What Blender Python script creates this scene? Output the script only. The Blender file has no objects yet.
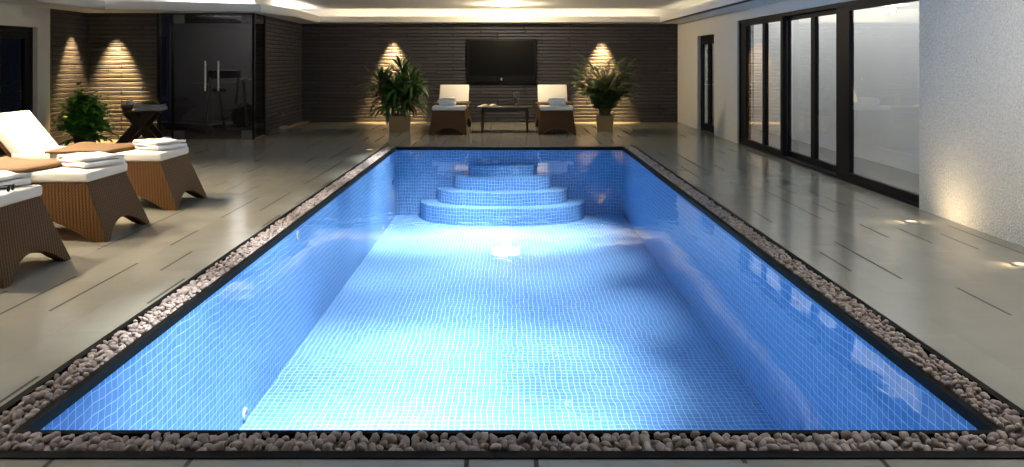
import bpy, bmesh, math, random
from mathutils import Vector, Matrix, noise
R = math.radians
PI = math.pi
S = bpy.context.scene
C = S.collection
rnd = random.Random(7)

# ------------------------------------------------------------------ helpers
def link_bm(name, bm, mat, parent=None, smooth=False, loc=None):
    bmesh.ops.recalc_face_normals(bm, faces=bm.faces)
    me = bpy.data.meshes.new(name)
    bm.to_mesh(me); bm.free()
    for m in (mat if isinstance(mat, (list, tuple)) else [mat]):
        me.materials.append(m)
    if smooth:
        for p in me.polygons: p.use_smooth = True
    o = bpy.data.objects.new(name, me)
    C.objects.link(o)
    if parent: o.parent = parent
    if loc: o.location = loc
    return o

def tag(o, label, cat, group=None, kind=None):
    o['label'] = label; o['category'] = cat
    if group: o['group'] = group
    if kind: o['kind'] = kind
    return o

def struct(o, label, cat):
    return tag(o, label, cat, kind='structure')

def empty(name, loc=(0, 0, 0), rz=0.0):
    o = bpy.data.objects.new(name, None); C.objects.link(o)
    o.location = loc; o.rotation_euler = (0, 0, rz)
    o.empty_display_size = 0.1
    return o

def copy_tree(o, parent=None):
    c = o.copy(); C.objects.link(c)
    if parent: c.parent = parent
    for ch in list(o.children): copy_tree(ch, c)
    return c

def box(bm, x0, x1, y0, y1, z0, z1, mi=0):
    vs = [bm.verts.new(p) for p in ((x0,y0,z0),(x1,y0,z0),(x1,y1,z0),(x0,y1,z0),(x0,y0,z1),(x1,y0,z1),(x1,y1,z1),(x0,y1,z1))]
    fs = []
    for f in ((0,3,2,1),(4,5,6,7),(0,1,5,4),(1,2,6,5),(2,3,7,6),(3,0,4,7)):
        fa = bm.faces.new([vs[i] for i in f]); fa.material_index = mi; fs.append(fa)
    return vs, fs

def rbox(bm, x0, x1, y0, y1, z0, z1, r=0.01, seg=3, mi=0):
    vs, fs = box(bm, x0, x1, y0, y1, z0, z1, mi)
    es = list({e for f in fs for e in f.edges})
    bmesh.ops.bevel(bm, geom=es, offset=r, segments=seg, profile=0.5, affect='EDGES', material=mi)

def prism(bm, pts, z0, z1, mi=0):
    b = [bm.verts.new((p[0], p[1], z0)) for p in pts]
    t = [bm.verts.new((p[0], p[1], z1)) for p in pts]
    n = len(pts)
    fs = [bm.faces.new(b[::-1]), bm.faces.new(t)]
    for i in range(n):
        fs.append(bm.faces.new((b[i], b[(i+1) % n], t[(i+1) % n], t[i])))
    for f in fs: f.material_index = mi

def tube(bm, pts, rad, seg=8, caps=True, mi=0):
    pts = [Vector(p) for p in pts]
    rads = rad if isinstance(rad, (list, tuple)) else [rad]*len(pts)
    rings = []
    up = None
    for i, p in enumerate(pts):
        t = (pts[min(i+1, len(pts)-1)] - pts[max(i-1, 0)]).normalized()
        if up is None:
            up = Vector((0,0,1)) if abs(t.z) < 0.9 else Vector((1,0,0))
        a = (up - t*up.dot(t)).normalized(); b = t.cross(a); up = a
        rings.append([bm.verts.new(p + (a*math.cos(2*PI*k/seg) + b*math.sin(2*PI*k/seg))*rads[i]) for k in range(seg)])
    for i in range(len(rings)-1):
        for k in range(seg):
            f = bm.faces.new((rings[i][k], rings[i][(k+1) % seg], rings[i+1][(k+1) % seg], rings[i+1][k])); f.material_index = mi
    if caps:
        bm.faces.new(rings[0][::-1]).material_index = mi; bm.faces.new(rings[-1]).material_index = mi

def lathe(bm, prof, seg=32, cx=0, cy=0, mi=0):
    rings = []
    for r, z in prof:
        if r < 1e-6: rings.append([bm.verts.new((cx, cy, z))])
        else: rings.append([bm.verts.new((cx + r*math.cos(2*PI*k/seg), cy + r*math.sin(2*PI*k/seg), z)) for k in range(seg)])
    for a, b in zip(rings, rings[1:]):
        for k in range(seg):
            va = [a[k % len(a)], a[(k+1) % len(a)]] if len(a) > 1 else [a[0]]
            vb = [b[(k+1) % len(b)], b[k % len(b)]] if len(b) > 1 else [b[0]]
            if len(va) + len(vb) > 2:
                f = bm.faces.new(va + vb); f.material_index = mi

def NB(): return bmesh.new()

# ------------------------------------------------------------------ materials
def mat(name):
    m = bpy.data.materials.new(name); m.use_nodes = True
    nt = m.node_tree; nt.nodes.clear()
    out = nt.nodes.new('ShaderNodeOutputMaterial')
    return m, nt, out

def N(nt, typ, **kw):
    n = nt.nodes.new(typ)
    for k, v in kw.items():
        if k in n.inputs: n.inputs[k].default_value = v
        else: setattr(n, k, v)
    return n

def L(nt, a, b): nt.links.new(a, b)

def M(nt, op, a, b=None, c=None):
    n = nt.nodes.new('ShaderNodeMath'); n.operation = op
    for i, v in enumerate((a, b, c)):
        if v is None: continue
        if isinstance(v, (int, float)): n.inputs[i].default_value = v
        else: nt.links.new(v, n.inputs[i])
    return n.outputs[0]

def mixc(nt, fac, a, b):
    n = nt.nodes.new('ShaderNodeMix'); n.data_type = 'RGBA'
    if isinstance(fac, (int, float)): n.inputs[0].default_value = fac
    else: nt.links.new(fac, n.inputs[0])
    for sock, v in ((n.inputs[6], a), (n.inputs[7], b)):
        if isinstance(v, tuple): sock.default_value = v if len(v) == 4 else (*v, 1)
        else: nt.links.new(v, sock)
    return n.outputs[2]

def simple(name, col, rough=0.5, metal=0.0, bump=None, spec=0.5, var=0.0):
    m, nt, out = mat(name)
    p = N(nt, 'ShaderNodeBsdfPrincipled', Roughness=rough, Metallic=metal)
    p.inputs['Specular IOR Level'].default_value = spec
    p.inputs['Base Color'].default_value = (*col, 1)
    tc = N(nt, 'ShaderNodeTexCoord')
    nz = N(nt, 'ShaderNodeTexNoise', Scale=(bump[0] if bump else 20.0), Detail=4.0)
    L(nt, tc.outputs['Object'], nz.inputs['Vector'])
    if var:
        c = mixc(nt, nz.outputs[0], tuple(x*(1-var) for x in col), tuple(min(1, x*(1+var)) for x in col))
        L(nt, c, p.inputs['Base Color'])
    if bump:
        b = N(nt, 'ShaderNodeBump', Strength=bump[1], Distance=bump[2])
        L(nt, nz.outputs[0], b.inputs['Height']); L(nt, b.outputs[0], p.inputs['Normal'])
    L(nt, p.outputs[0], out.inputs[0])
    return m

def emit(name, col, strength):
    m, nt, out = mat(name)
    e = N(nt, 'ShaderNodeEmission', Strength=strength); e.inputs[0].default_value = (*col, 1)
    L(nt, e.outputs[0], out.inputs[0])
    return m

def glass(name, tint, ior=1.5, boost=1.0, rough=0.0):
    m, nt, out = mat(name)
    t = N(nt, 'ShaderNodeBsdfTransparent'); t.inputs[0].default_value = (*tint, 1)
    g = N(nt, 'ShaderNodeBsdfGlossy', Roughness=rough)
    f = N(nt, 'ShaderNodeFresnel', IOR=ior)
    geo = N(nt, 'ShaderNodeNewGeometry')
    fac = M(nt, 'MINIMUM', M(nt, 'MULTIPLY', f.outputs[0], boost), 1.0)
    fac = M(nt, 'MULTIPLY', fac, M(nt, 'SUBTRACT', 1.0, geo.outputs['Backfacing']))
    mx = N(nt, 'ShaderNodeMixShader')
    L(nt, fac, mx.inputs[0]); L(nt, t.outputs[0], mx.inputs[1]); L(nt, g.outputs[0], mx.inputs[2])
    L(nt, mx.outputs[0], out.inputs[0])
    return m

def xyz(nt):
    g = N(nt, 'ShaderNodeNewGeometry'); s = N(nt, 'ShaderNodeSeparateXYZ')
    L(nt, g.outputs['Position'], s.inputs[0])
    return s.outputs[0], s.outputs[1], s.outputs[2], g.outputs['Position']

def deck_material():
    m, nt, out = mat('stone_deck')
    x, y, z, pos = xyz(nt)
    pitch, seg = 0.26, 0.55
    u = M(nt, 'DIVIDE', M(nt, 'SUBTRACT', x, 2.44), pitch)
    ui = M(nt, 'ROUND', u)
    d = M(nt, 'MULTIPLY', M(nt, 'ABSOLUTE', M(nt, 'SUBTRACT', u, ui)), pitch)
    v = M(nt, 'ADD', M(nt, 'DIVIDE', y, seg), M(nt, 'MULTIPLY', ui, 0.37))
    cb = N(nt, 'ShaderNodeCombineXYZ')
    L(nt, ui, cb.inputs[0]); L(nt, M(nt, 'FLOOR', v), cb.inputs[1])
    wn = N(nt, 'ShaderNodeTexWhiteNoise', noise_dimensions='2D'); L(nt, cb.outputs[0], wn.inputs['Vector'])
    on = M(nt, 'GREATER_THAN', wn.outputs['Value'], 0.62)
    line = M(nt, 'MULTIPLY', M(nt, 'LESS_THAN', d, 0.0095), M(nt, 'ADD', M(nt, 'MULTIPLY', on, 0.88), 0.02))
    # plank tone
    up = M(nt, 'FLOOR', u)
    vv = M(nt, 'ADD', M(nt, 'DIVIDE', y, 1.25), M(nt, 'MULTIPLY', up, 0.39))
    vi = M(nt, 'FLOOR', vv)
    fr = M(nt, 'MULTIPLY', M(nt, 'ABSOLUTE', M(nt, 'SUBTRACT', vv, M(nt, 'ROUND', vv))), 1.25)
    cross = M(nt, 'MULTIPLY', M(nt, 'LESS_THAN', fr, 0.003), 0.10)
    cb2 = N(nt, 'ShaderNodeCombineXYZ'); L(nt, up, cb2.inputs[0]); L(nt, vi, cb2.inputs[1])
    wn2 = N(nt, 'ShaderNodeTexWhiteNoise', noise_dimensions='2D'); L(nt, cb2.outputs[0], wn2.inputs['Vector'])
    nz = N(nt, 'ShaderNodeTexNoise', Scale=3.0, Detail=8.0, Roughness=0.65); L(nt, pos, nz.inputs['Vector'])
    nf = N(nt, 'ShaderNodeTexNoise', Scale=70.0, Detail=4.0, Roughness=0.7); L(nt, pos, nf.inputs['Vector'])
    tone = M(nt, 'ADD', M(nt, 'MULTIPLY', wn2.outputs['Value'], 0.28), M(nt, 'MULTIPLY', nz.outputs[0], 0.72))
    c = mixc(nt, tone, (0.215, 0.205, 0.165), (0.335, 0.32, 0.262))
    c = mixc(nt, M(nt, 'MULTIPLY', nf.outputs[0], 0.36), c, (0.17, 0.165, 0.14))
    c = mixc(nt, M(nt, 'MAXIMUM', line, cross), c, (0.03, 0.03, 0.028))
    p = N(nt, 'ShaderNodeBsdfPrincipled'); L(nt, c, p.inputs['Base Color'])
    r = M(nt, 'ADD', M(nt, 'MULTIPLY', nf.outputs[0], 0.12), 0.12)
    L(nt, M(nt, 'ADD', r, M(nt, 'MULTIPLY', line, 0.5)), p.inputs['Roughness'])
    L(nt, M(nt, 'MULTIPLY', M(nt, 'SUBTRACT', 1.0, line), 0.55), p.inputs['Specular IOR Level'])
    b = N(nt, 'ShaderNodeBump', Strength=0.15, Distance=0.003)
    h = M(nt, 'ADD', M(nt, 'MULTIPLY', nf.outputs[0], 0.5), nz.outputs[0])
    L(nt, h, b.inputs['Height']); L(nt, b.outputs[0], p.inputs['Normal'])
    L(nt, p.outputs[0], out.inputs[0])
    return m

def tile_material():
    m, nt, out = mat('blue_mosaic')
    x, y, z, pos = xyz(nt)
    g = 0.0046
    nz = N(nt, 'ShaderNodeTexNoise', Scale=4.5, Detail=1.0); L(nt, pos, nz.inputs['Vector'])
    ns = N(nt, 'ShaderNodeSeparateColor'); L(nt, nz.outputs['Color'], ns.inputs[0])
    geo = N(nt, 'ShaderNodeNewGeometry')
    sn = N(nt, 'ShaderNodeSeparateXYZ'); L(nt, geo.outputs['True Normal'], sn.inputs[0])
    lines = None; ids = []
    for k, (co, s) in enumerate(((x, 0.047), (y, 0.062), (z, 0.055))):
        wob = M(nt, 'MULTIPLY', M(nt, 'SUBTRACT', ns.outputs[k], 0.5), 0.05)
        q = M(nt, 'ADD', M(nt, 'DIVIDE', M(nt, 'ADD', co, wob), s), 0.5)
        fl = M(nt, 'FLOOR', q); ids.append(fl)
        fr = M(nt, 'SUBTRACT', q, fl)
        d = M(nt, 'MULTIPLY', M(nt, 'MINIMUM', fr, M(nt, 'SUBTRACT', 1.0, fr)), s)
        ln = M(nt, 'LESS_THAN', d, g/2)
        flat = M(nt, 'LESS_THAN', M(nt, 'ABSOLUTE', sn.outputs[k]), 0.8)   # no grout lines from the axis the face looks along
        ln = M(nt, 'MULTIPLY', ln, flat)
        lines = ln if lines is None else M(nt, 'MAXIMUM', lines, ln)
    cb = N(nt, 'ShaderNodeCombineXYZ')
    for k in range(3): L(nt, M(nt, 'MULTIPLY', ids[k], M(nt, 'LESS_THAN', M(nt, 'ABSOLUTE', sn.outputs[k]), 0.8)), cb.inputs[k])
    wn = N(nt, 'ShaderNodeTexWhiteNoise', noise_dimensions='3D'); L(nt, cb.outputs[0], wn.inputs['Vector'])
    c = mixc(nt, wn.outputs['Value'], (0.085, 0.25, 0.50), (0.135, 0.315, 0.56))
    c = mixc(nt, lines, c, (0.62, 0.72, 0.80))
    p = N(nt, 'ShaderNodeBsdfPrincipled', Roughness=0.35); L(nt, c, p.inputs['Base Color'])
    p.inputs['Specular IOR Level'].default_value = 0.2
    L(nt, p.outputs[0], out.inputs[0])
    return m

def water_material():
    m, nt, out = mat('pool_water')
    geo = N(nt, 'ShaderNodeNewGeometry')
    mp = N(nt, 'ShaderNodeMapping'); mp.inputs['Scale'].default_value = (1.0, 0.75, 1.0)
    L(nt, geo.outputs['Position'], mp.inputs[0])
    n1 = N(nt, 'ShaderNodeTexNoise', Scale=1.3, Detail=1.5, Roughness=0.4); L(nt, mp.outputs[0], n1.inputs['Vector'])
    n2 = N(nt, 'ShaderNodeTexNoise', Scale=6.5, Detail=2.0, Roughness=0.5); L(nt, mp.outputs[0], n2.inputs['Vector'])
    h = M(nt, 'ADD', n1.outputs[0], M(nt, 'MULTIPLY', n2.outputs[0], 0.16))
    b = N(nt, 'ShaderNodeBump', Strength=1.0, Distance=0.0085); L(nt, h, b.inputs['Height'])
    t = N(nt, 'ShaderNodeBsdfTransparent'); t.inputs[0].default_value = (0.93, 0.97, 1.0, 1)
    g = N(nt, 'ShaderNodeBsdfGlossy', Roughness=0.03); L(nt, b.outputs[0], g.inputs['Normal'])
    f = N(nt, 'ShaderNodeFresnel', IOR=1.33); L(nt, b.outputs[0], f.inputs['Normal'])
    mx = N(nt, 'ShaderNodeMixShader')
    L(nt, f.outputs[0], mx.inputs[0]); L(nt, t.outputs[0], mx.inputs[1]); L(nt, g.outputs[0], mx.inputs[2])
    L(nt, mx.outputs[0], out.inputs[0])
    return m

def slate_material():
    m, nt, out = mat('split_slate')
    x, y, z, pos = xyz(nt)
    cb = N(nt, 'ShaderNodeCombineXYZ')
    L(nt, M(nt, 'ADD', x, y), cb.inputs[0]); L(nt, z, cb.inputs[1])
    br = N(nt, 'ShaderNodeTexBrick', Scale=1.0); br.offset = 0.37; br.squash = 1.6; br.squash_frequency = 3
    br.inputs['Color1'].default_value = (0.030, 0.031, 0.044, 1); br.inputs['Color2'].default_value = (0.055, 0.054, 0.074, 1)
    br.inputs['Mortar'].default_value = (0.006, 0.006, 0.007, 1)
    br.inputs['Mortar Size'].default_value = 0.016; br.inputs['Mortar Smooth'].default_value = 1.0
    br.inputs['Brick Width'].default_value = 1.1; br.inputs['Row Height'].default_value = 0.084
    L(nt, cb.outputs[0], br.inputs['Vector'])
    mp = N(nt, 'ShaderNodeMapping'); mp.inputs['Scale'].default_value = (2.2, 2.2, 22)
    L(nt, pos, mp.inputs[0])
    nz = N(nt, 'ShaderNodeTexNoise', Scale=1.0, Detail=8.0, Roughness=0.7); L(nt, mp.outputs[0], nz.inputs['Vector'])
    c = mixc(nt, M(nt, 'MULTIPLY', nz.outputs[0], 0.55), br.outputs['Color'], (0.02, 0.02, 0.022))
    p = N(nt, 'ShaderNodeBsdfPrincipled', Roughness=0.62); L(nt, c, p.inputs['Base Color'])
    rows = M(nt, 'ADD', M(nt, 'MULTIPLY', nz.outputs[0], 0.8), M(nt, 'MULTIPLY', M(nt, 'SUBTRACT', 1.0, br.outputs['Fac']), 1.6))
    lum = N(nt, 'ShaderNodeRGBToBW'); L(nt, br.outputs['Color'], lum.inputs[0])
    hh = M(nt, 'ADD', rows, M(nt, 'MULTIPLY', lum.outputs[0], 9.0))
    b = N(nt, 'ShaderNodeBump', Strength=1.0, Distance=0.035); L(nt, hh, b.inputs['Height']); L(nt, b.outputs[0], p.inputs['Normal'])
    L(nt, p.outputs[0], out.inputs[0])
    return m

def rattan_material():
    m, nt, out = mat('brown_rattan')
    tc = N(nt, 'ShaderNodeTexCoord'); s = N(nt, 'ShaderNodeSeparateXYZ'); L(nt, tc.outputs['Object'], s.inputs[0])
    u = M(nt, 'ADD', s.outputs[0], s.outputs[1])
    f = 2*PI/0.028
    wa = M(nt, 'SINE', M(nt, 'MULTIPLY', u, f)); wb = M(nt, 'SINE', M(nt, 'MULTIPLY', s.outputs[2], f))
    w = M(nt, 'MULTIPLY', wa, wb)
    vert = M(nt, 'ABSOLUTE', M(nt, 'SINE', M(nt, 'MULTIPLY', u, f/2)))
    h = M(nt, 'ADD', M(nt, 'MULTIPLY', w, 0.35), vert)
    fac = M(nt, 'MULTIPLY', M(nt, 'ADD', h, 0.35), 0.6)
    c = mixc(nt, fac, (0.018, 0.008, 0.0025), (0.125, 0.053, 0.011))
    p = N(nt, 'ShaderNodeBsdfPrincipled', Roughness=0.5); L(nt, c, p.inputs['Base Color']); p.inputs['Specular IOR Level'].default_value = 0.25
    b = N(nt, 'ShaderNodeBump', Strength=0.6, Distance=0.006); L(nt, h, b.inputs['Height']); L(nt, b.outputs[0], p.inputs['Normal'])
    L(nt, p.outputs[0], out.inputs[0])
    return m

def pebble_material():
    m, nt, out = mat('river_pebble')
    oi = N(nt, 'ShaderNodeObjectInfo')
    g = N(nt, 'ShaderNodeNewGeometry')
    rv = M(nt, 'FRACT', M(nt, 'ADD', oi.outputs['Random'], g.outputs['Random Per Island']))
    nz = N(nt, 'ShaderNodeTexNoise', Scale=45.0, Detail=5.0); L(nt, g.outputs['Position'], nz.inputs['Vector'])
    c = mixc(nt, rv, (0.21, 0.163, 0.143), (0.43, 0.35, 0.312))
    c = mixc(nt, M(nt, 'MULTIPLY', nz.outputs[0], 0.4), c, (0.30, 0.25, 0.225))
    p = N(nt, 'ShaderNodeBsdfPrincipled', Roughness=0.6); L(nt, c, p.inputs['Base Color'])
    L(nt, p.outputs[0], out.inputs[0])
    return m

def leaf_material(name, c1, c2, rough=0.4):
    m, nt, out = mat(name)
    g = N(nt, 'ShaderNodeNewGeometry')
    nz = N(nt, 'ShaderNodeTexNoise', Scale=14.0, Detail=2.0); L(nt, g.outputs['Position'], nz.inputs['Vector'])
    fac = M(nt, 'MULTIPLY', M(nt, 'ADD', g.outputs['Random Per Island'], nz.outputs[0]), 0.5)
    c = mixc(nt, fac, c1, c2)
    p = N(nt, 'ShaderNodeBsdfPrincipled', Roughness=rough); L(nt, c, p.inputs['Base Color'])
    L(nt, p.outputs[0], out.inputs[0])
    return m

def wood_material(name, c1, c2, rough=0.35):
    m, nt, out = mat(name)
    tc = N(nt, 'ShaderNodeTexCoord'); mp = N(nt, 'ShaderNodeMapping'); mp.inputs['Scale'].default_value = (2, 26, 26)
    L(nt, tc.outputs['Object'], mp.inputs[0])
    nz = N(nt, 'ShaderNodeTexNoise', Scale=1.5, Detail=6.0, Distortion=0.6); L(nt, mp.outputs[0], nz.inputs['Vector'])
    c = mixc(nt, nz.outputs[0], c1, c2)
    p = N(nt, 'ShaderNodeBsdfPrincipled', Roughness=rough); L(nt, c, p.inputs['Base Color'])
    L(nt, p.outputs[0], out.inputs[0])
    return m

DECK = deck_material(); TILE = tile_material(); WATER = water_material(); SLATE = slate_material()
RATTAN = rattan_material(); PEB = pebble_material()
PLASTER = simple('white_plaster', (0.66, 0.65, 0.61), 0.8, bump=(30, 0.1, 0.002))
STIPPLE = simple('rough_stipple_plaster', (0.74, 0.71, 0.655), 0.85, bump=(55, 1.0, 0.04), var=0.38)
CEIL = simple('ceiling_paint', (0.74, 0.73, 0.70), 0.85, bump=(40, 0.03, 0.001))
BLACK = simple('black_edging', (0.004, 0.004, 0.004), 0.55, spec=0.06)
DARKFRAME = simple('anthracite_frame', (0.009, 0.009, 0.012), 0.5, spec=0.08)
GASKET = simple('dark_gasket', (0.006, 0.006, 0.007), 0.6)
DULLSTEEL = simple('dull_steel', (0.16, 0.16, 0.165), 0.55, 0.6)
STEEL = simple('brushed_steel', (0.60, 0.60, 0.60), 0.28, 1.0)
CUSHION = simple('cream_canvas', (0.80, 0.76, 0.68), 0.85, bump=(160, 0.15, 0.002))
TOWEL = simple('white_terry', (0.86, 0.83, 0.78), 0.95, bump=(240, 0.6, 0.004))
GREYTOWEL = simple('grey_terry', (0.42, 0.44, 0.47), 0.95, bump=(240, 0.6, 0.004))
THROW = simple('brown_wool', (0.125, 0.060, 0.015), 0.8, bump=(140, 0.3, 0.003), var=0.2)
DARKWOOD = wood_material('dark_walnut', (0.020, 0.011, 0.007), (0.060, 0.034, 0.020), 0.3)
GYMWOOD = wood_material('gym_floor_wood', (0.16, 0.09, 0.045), (0.34, 0.20, 0.10), 0.3)
SCREEN = simple('black_screen', (0.003, 0.003, 0.003), 0.45, spec=0.08)
BEZEL = simple('gloss_black_plastic', (0.007, 0.007, 0.008), 0.35, spec=0.15)
POT = simple('sand_stone_pot', (0.37, 0.245, 0.095), 0.7, bump=(60, 0.25, 0.003), var=0.12)
DARKPOT = simple('dark_pot', (0.05, 0.045, 0.04), 0.5)
SOIL = simple('soil', (0.03, 0.022, 0.015), 0.95, bump=(60, 1.0, 0.01))
STEM = simple('plant_stem', (0.10, 0.085, 0.04), 0.7, bump=(50, 0.4, 0.004))
LEAF1 = leaf_material('dark_strap_leaf', (0.010, 0.045, 0.008), (0.045, 0.13, 0.022))
LEAF2 = leaf_material('olive_palm_leaf', (0.035, 0.075, 0.016), (0.15, 0.21, 0.055))
LEAF3 = leaf_material('glossy_green_leaf', (0.020, 0.11, 0.014), (0.15, 0.42, 0.05), 0.3)
MOSS = leaf_material('pale_moss', (0.09, 0.14, 0.03), (0.22, 0.30, 0.08), 0.8)
PAPER = simple('cream_paper', (0.78, 0.68, 0.48), 0.7, var=0.15)
GLASSCLEAR = glass('clear_pane', (0.96, 0.97, 0.96), 1.5, 2.4)
GLASSDARK = glass('smoked_pane', (0.58, 0.59, 0.62), 1.5, 1.0)
GLASSVASE = glass('vase_glass', (0.78, 0.79, 0.80), 1.5, 3.0)
RUBBER = simple('gym_black', (0.015, 0.015, 0.017), 0.5)
GYMGREY = simple('gym_grey', (0.30, 0.31, 0.33), 0.4)
PAVE = simple('terrace_paving', (0.10, 0.10, 0.095), 0.7, bump=(20, 0.2, 0.003), var=0.1)
RENDER = simple('pale_garden_render', (0.64, 0.64, 0.63), 0.9, bump=(30, 0.1, 0.003))
GYMWALL = simple('gym_wall', (0.20, 0.20, 0.21), 0.8)
BAG = simple('charcoal_canvas', (0.055, 0.06, 0.075), 0.85, bump=(120, 0.3, 0.003))
BAGLIGHT = simple('pale_canvas', (0.40, 0.42, 0.46), 0.85)
LENSBLACK = simple('sunglass_lens', (0.01, 0.01, 0.012), 0.05)
BROWNBOWL = simple('brown_ceramic', (0.12, 0.055, 0.03), 0.4)
WAX = simple('white_wax', (0.80, 0.78, 0.72), 0.6)
LAMPWARM = emit('warm_lens', (1.0, 0.78, 0.48), 12)
LAMPSOFT = emit('floor_light_lens', (1.0, 0.78, 0.48), 1.6)
LAMPCOOL = emit('white_lens', (1.0, 0.95, 0.88), 3)
LEDWARM = emit('led_tape', (1.0, 0.86, 0.62), 4)
DIFFUSER = emit('ceiling_light_diffuser', (1.0, 0.86, 0.58), 9)
POOLLENS = emit('pool_light_lens', (0.8, 0.92, 1.0), 6)

# ------------------------------------------------------------------ dimensions
WX, YN, YF, ZF, ZW = 1.97, 3.13, 13.40, -1.18, -0.038     # pool
XL, XR, YB, YG = -8.03, 4.15, 19.0, 14.7                   # room
YFRONT = -1.5
ZS, ZC = 2.415, 2.77                                       # soffit underside, ceiling
G0 = (-4.88, YG); G1 = (-5.13, YB)
def retx(y): return G0[0] + (G1[0]-G0[0])*(y-G0[1])/(G1[1]-G0[1])
YGR = 15.58                                                # end of glass return

# ------------------------------------------------------------------ floor
OUT, EDGE, INN = 2.20, 2.16, 2.01
bm = NB()
for (x0, x1, y0, y1) in ((XL-0.3, -OUT, YFRONT, YB+0.2), (OUT, XR+0.12, YFRONT, YB+0.2), (-OUT, OUT, YFRONT, 2.90), (-OUT, OUT, 13.50, YB+0.2)):
    box(bm, x0, x1, y0, y1, -0.15, 0.0)
struct(link_bm('floor', bm, DECK), 'pale grey stone deck around the pool', 'floor')

# pool basin: floor and four walls with thickness
bm = NB()
box(bm, -WX-0.2, WX+0.2, YN-0.2, YF+0.2, ZF-0.2, ZF)
box(bm, -WX-0.04, -WX, YN-0.2, YF+0.2, ZF, -0.05); box(bm, WX, WX+0.04, YN-0.2, YF+0.2, ZF, -0.05)
box(bm, -WX, WX, YN-0.03, YN, ZF, -0.05); box(bm, -WX, WX, YF, YF+0.1, ZF, -0.05)
struct(link_bm('pool_basin', bm, TILE), 'blue mosaic tiled basin of the swimming pool', 'pool')

# trim: black rim, trough lining and outer edging
def ring(bm, xi, xo, yni, yno, yfi, yfo, z0, z1):
    box(bm, -xo, -xi, yno, yfo, z0, z1); box(bm, xi, xo, yno, yfo, z0, z1)
    box(bm, -xi, xi, yno, yni, z0, z1)
    if yfo > yfi: box(bm, -xi, xi, yfi, yfo, z0, z1)
bm = NB()
ring(bm, WX, INN, YN, 3.10, YF, 13.50, -0.05, 0.0)
struct(link_bm('trim_1', bm, BLACK), 'black inner rim around the pool water', 'trim')
bm = NB()
box(bm, -EDGE, -INN, 2.95, 13.50, -0.10, -0.05); box(bm, INN, EDGE, 2.95, 13.50, -0.10, -0.05); box(bm, -INN, INN, 2.95, 3.10, -0.10, -0.05)
box(bm, -OUT, -EDGE, 2.90, 13.50, -0.10, 0.006); box(bm, EDGE, OUT, 2.90, 13.50, -0.10, 0.006); box(bm, -EDGE, EDGE, 2.90, 2.95, -0.10, 0.006)
struct(link_bm('trim_2', bm, BLACK), 'black outer edging and trough holding the pebbles', 'trim')

# steps (superellipse tiers)
bm = NB()
cx = -0.12
for a, yf, zt in ((1.41, 12.50, -0.90), (1.13, 12.74, -0.69), (0.85, 12.98, -0.48), (0.56, 13.18, -0.30)):
    pts = []
    n = 40
    for k in range(n+1):
        th = PI*k/n
        e = 2/2.6
        pts.append((cx - a*math.copysign(abs(math.cos(th))**e, math.cos(th)), YF - (YF-yf)*abs(math.sin(th))**e))
    prism(bm, pts, ZF, zt)
struct(link_bm('pool_steps', bm, TILE), 'four curved tiled steps rising to the far pool edge', 'steps')

bm = NB()
vs = [bm.verts.new(p) for p in ((-WX, YN, ZW), (WX, YN, ZW), (WX, YF, ZW), (-WX, YF, ZW))]
bm.faces.new(vs)
w = link_bm('pool_water', bm, WATER)
struct(w, 'clear still water filling the pool', 'water')

# ------------------------------------------------------------------ walls
DZ = 2.07
bm = NB()   # left wall with door opening Y 11.25..13.10
box(bm, XL-0.25, XL, YFRONT, 11.25, 0, ZC); box(bm, XL-0.25, XL, 13.10, 13.46, 0, ZC); box(bm, XL-0.25, XL, 11.25, 13.10, DZ, ZC)
struct(link_bm('wall_left', bm, PLASTER), 'white plastered left wall holding the dark door', 'wall')
bm = NB()
box(bm, XL-0.25, XL, 13.46, YG, 0, ZC)
struct(link_bm('wall_left_slate', bm, SLATE), 'narrow slate strip of the left wall beside the bushy plant', 'wall')
bm = NB()
box(bm, XL-0.25, -6.73, YG, YG+0.2, 0, ZC)
struct(link_bm('wall_alcove', bm, SLATE), 'dark slate wall behind the crossed leg table', 'wall')
bm = NB()
prism(bm, [(retx(YGR), YGR), G1, (G1[0]-0.2, YB), (retx(YGR)-0.2, YGR)], 0, ZC)
struct(link_bm('wall_return', bm, SLATE), 'dark slate return wall running back from the glass room', 'wall')
bm = NB()
box(bm, -8.3, XR+0.25, YB, YB+0.25, 0, ZC)
struct(link_bm('wall_back', bm, SLATE), 'dark slate wall at the far end behind the television', 'wall')

W0, W1, WTOP = 7.80, 14.03, 2.235            # glazing opening
D0, D1 = 15.62, 17.0
bm = NB()
box(bm, XR, XR+0.25, W1, D0, 0, ZC); box(bm, XR, XR+0.25, D1, YB, 0, ZC); box(bm, XR, XR+0.25, D0, D1, 2.05, ZC)
box(bm, XR, XR+0.25, W0, W1, WTOP, ZC)
struct(link_bm('wall_right', bm, PLASTER), 'smooth plastered right wall around the glazing and far door', 'wall')
bm = NB()
box(bm, XR, XR+0.25, YFRONT, 7.0, 0, ZC); box(bm, XR-0.0, XR+0.03, 7.0, W0, 0, ZC); box(bm, XR+0.03, XR+0.25, 7.0, W0, WTOP, ZC)
struct(link_bm('wall_right_near', bm, STIPPLE), 'rough white textured wall at the right foreground', 'wall')
bm = NB()
box(bm, XL-0.25, XR+0.25, YFRONT-0.2, YFRONT, 0, ZC)
struct(link_bm('wall_front', bm, PLASTER), 'white wall closing the room behind the viewer', 'wall')

bm = NB()
box(bm, -8.3, XR+0.25, YFRONT-0.2, YB+0.25, ZC, ZC+0.15)
struct(link_bm('ceiling', bm, CEIL), 'flat white tray ceiling over the pool', 'ceiling')

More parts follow.
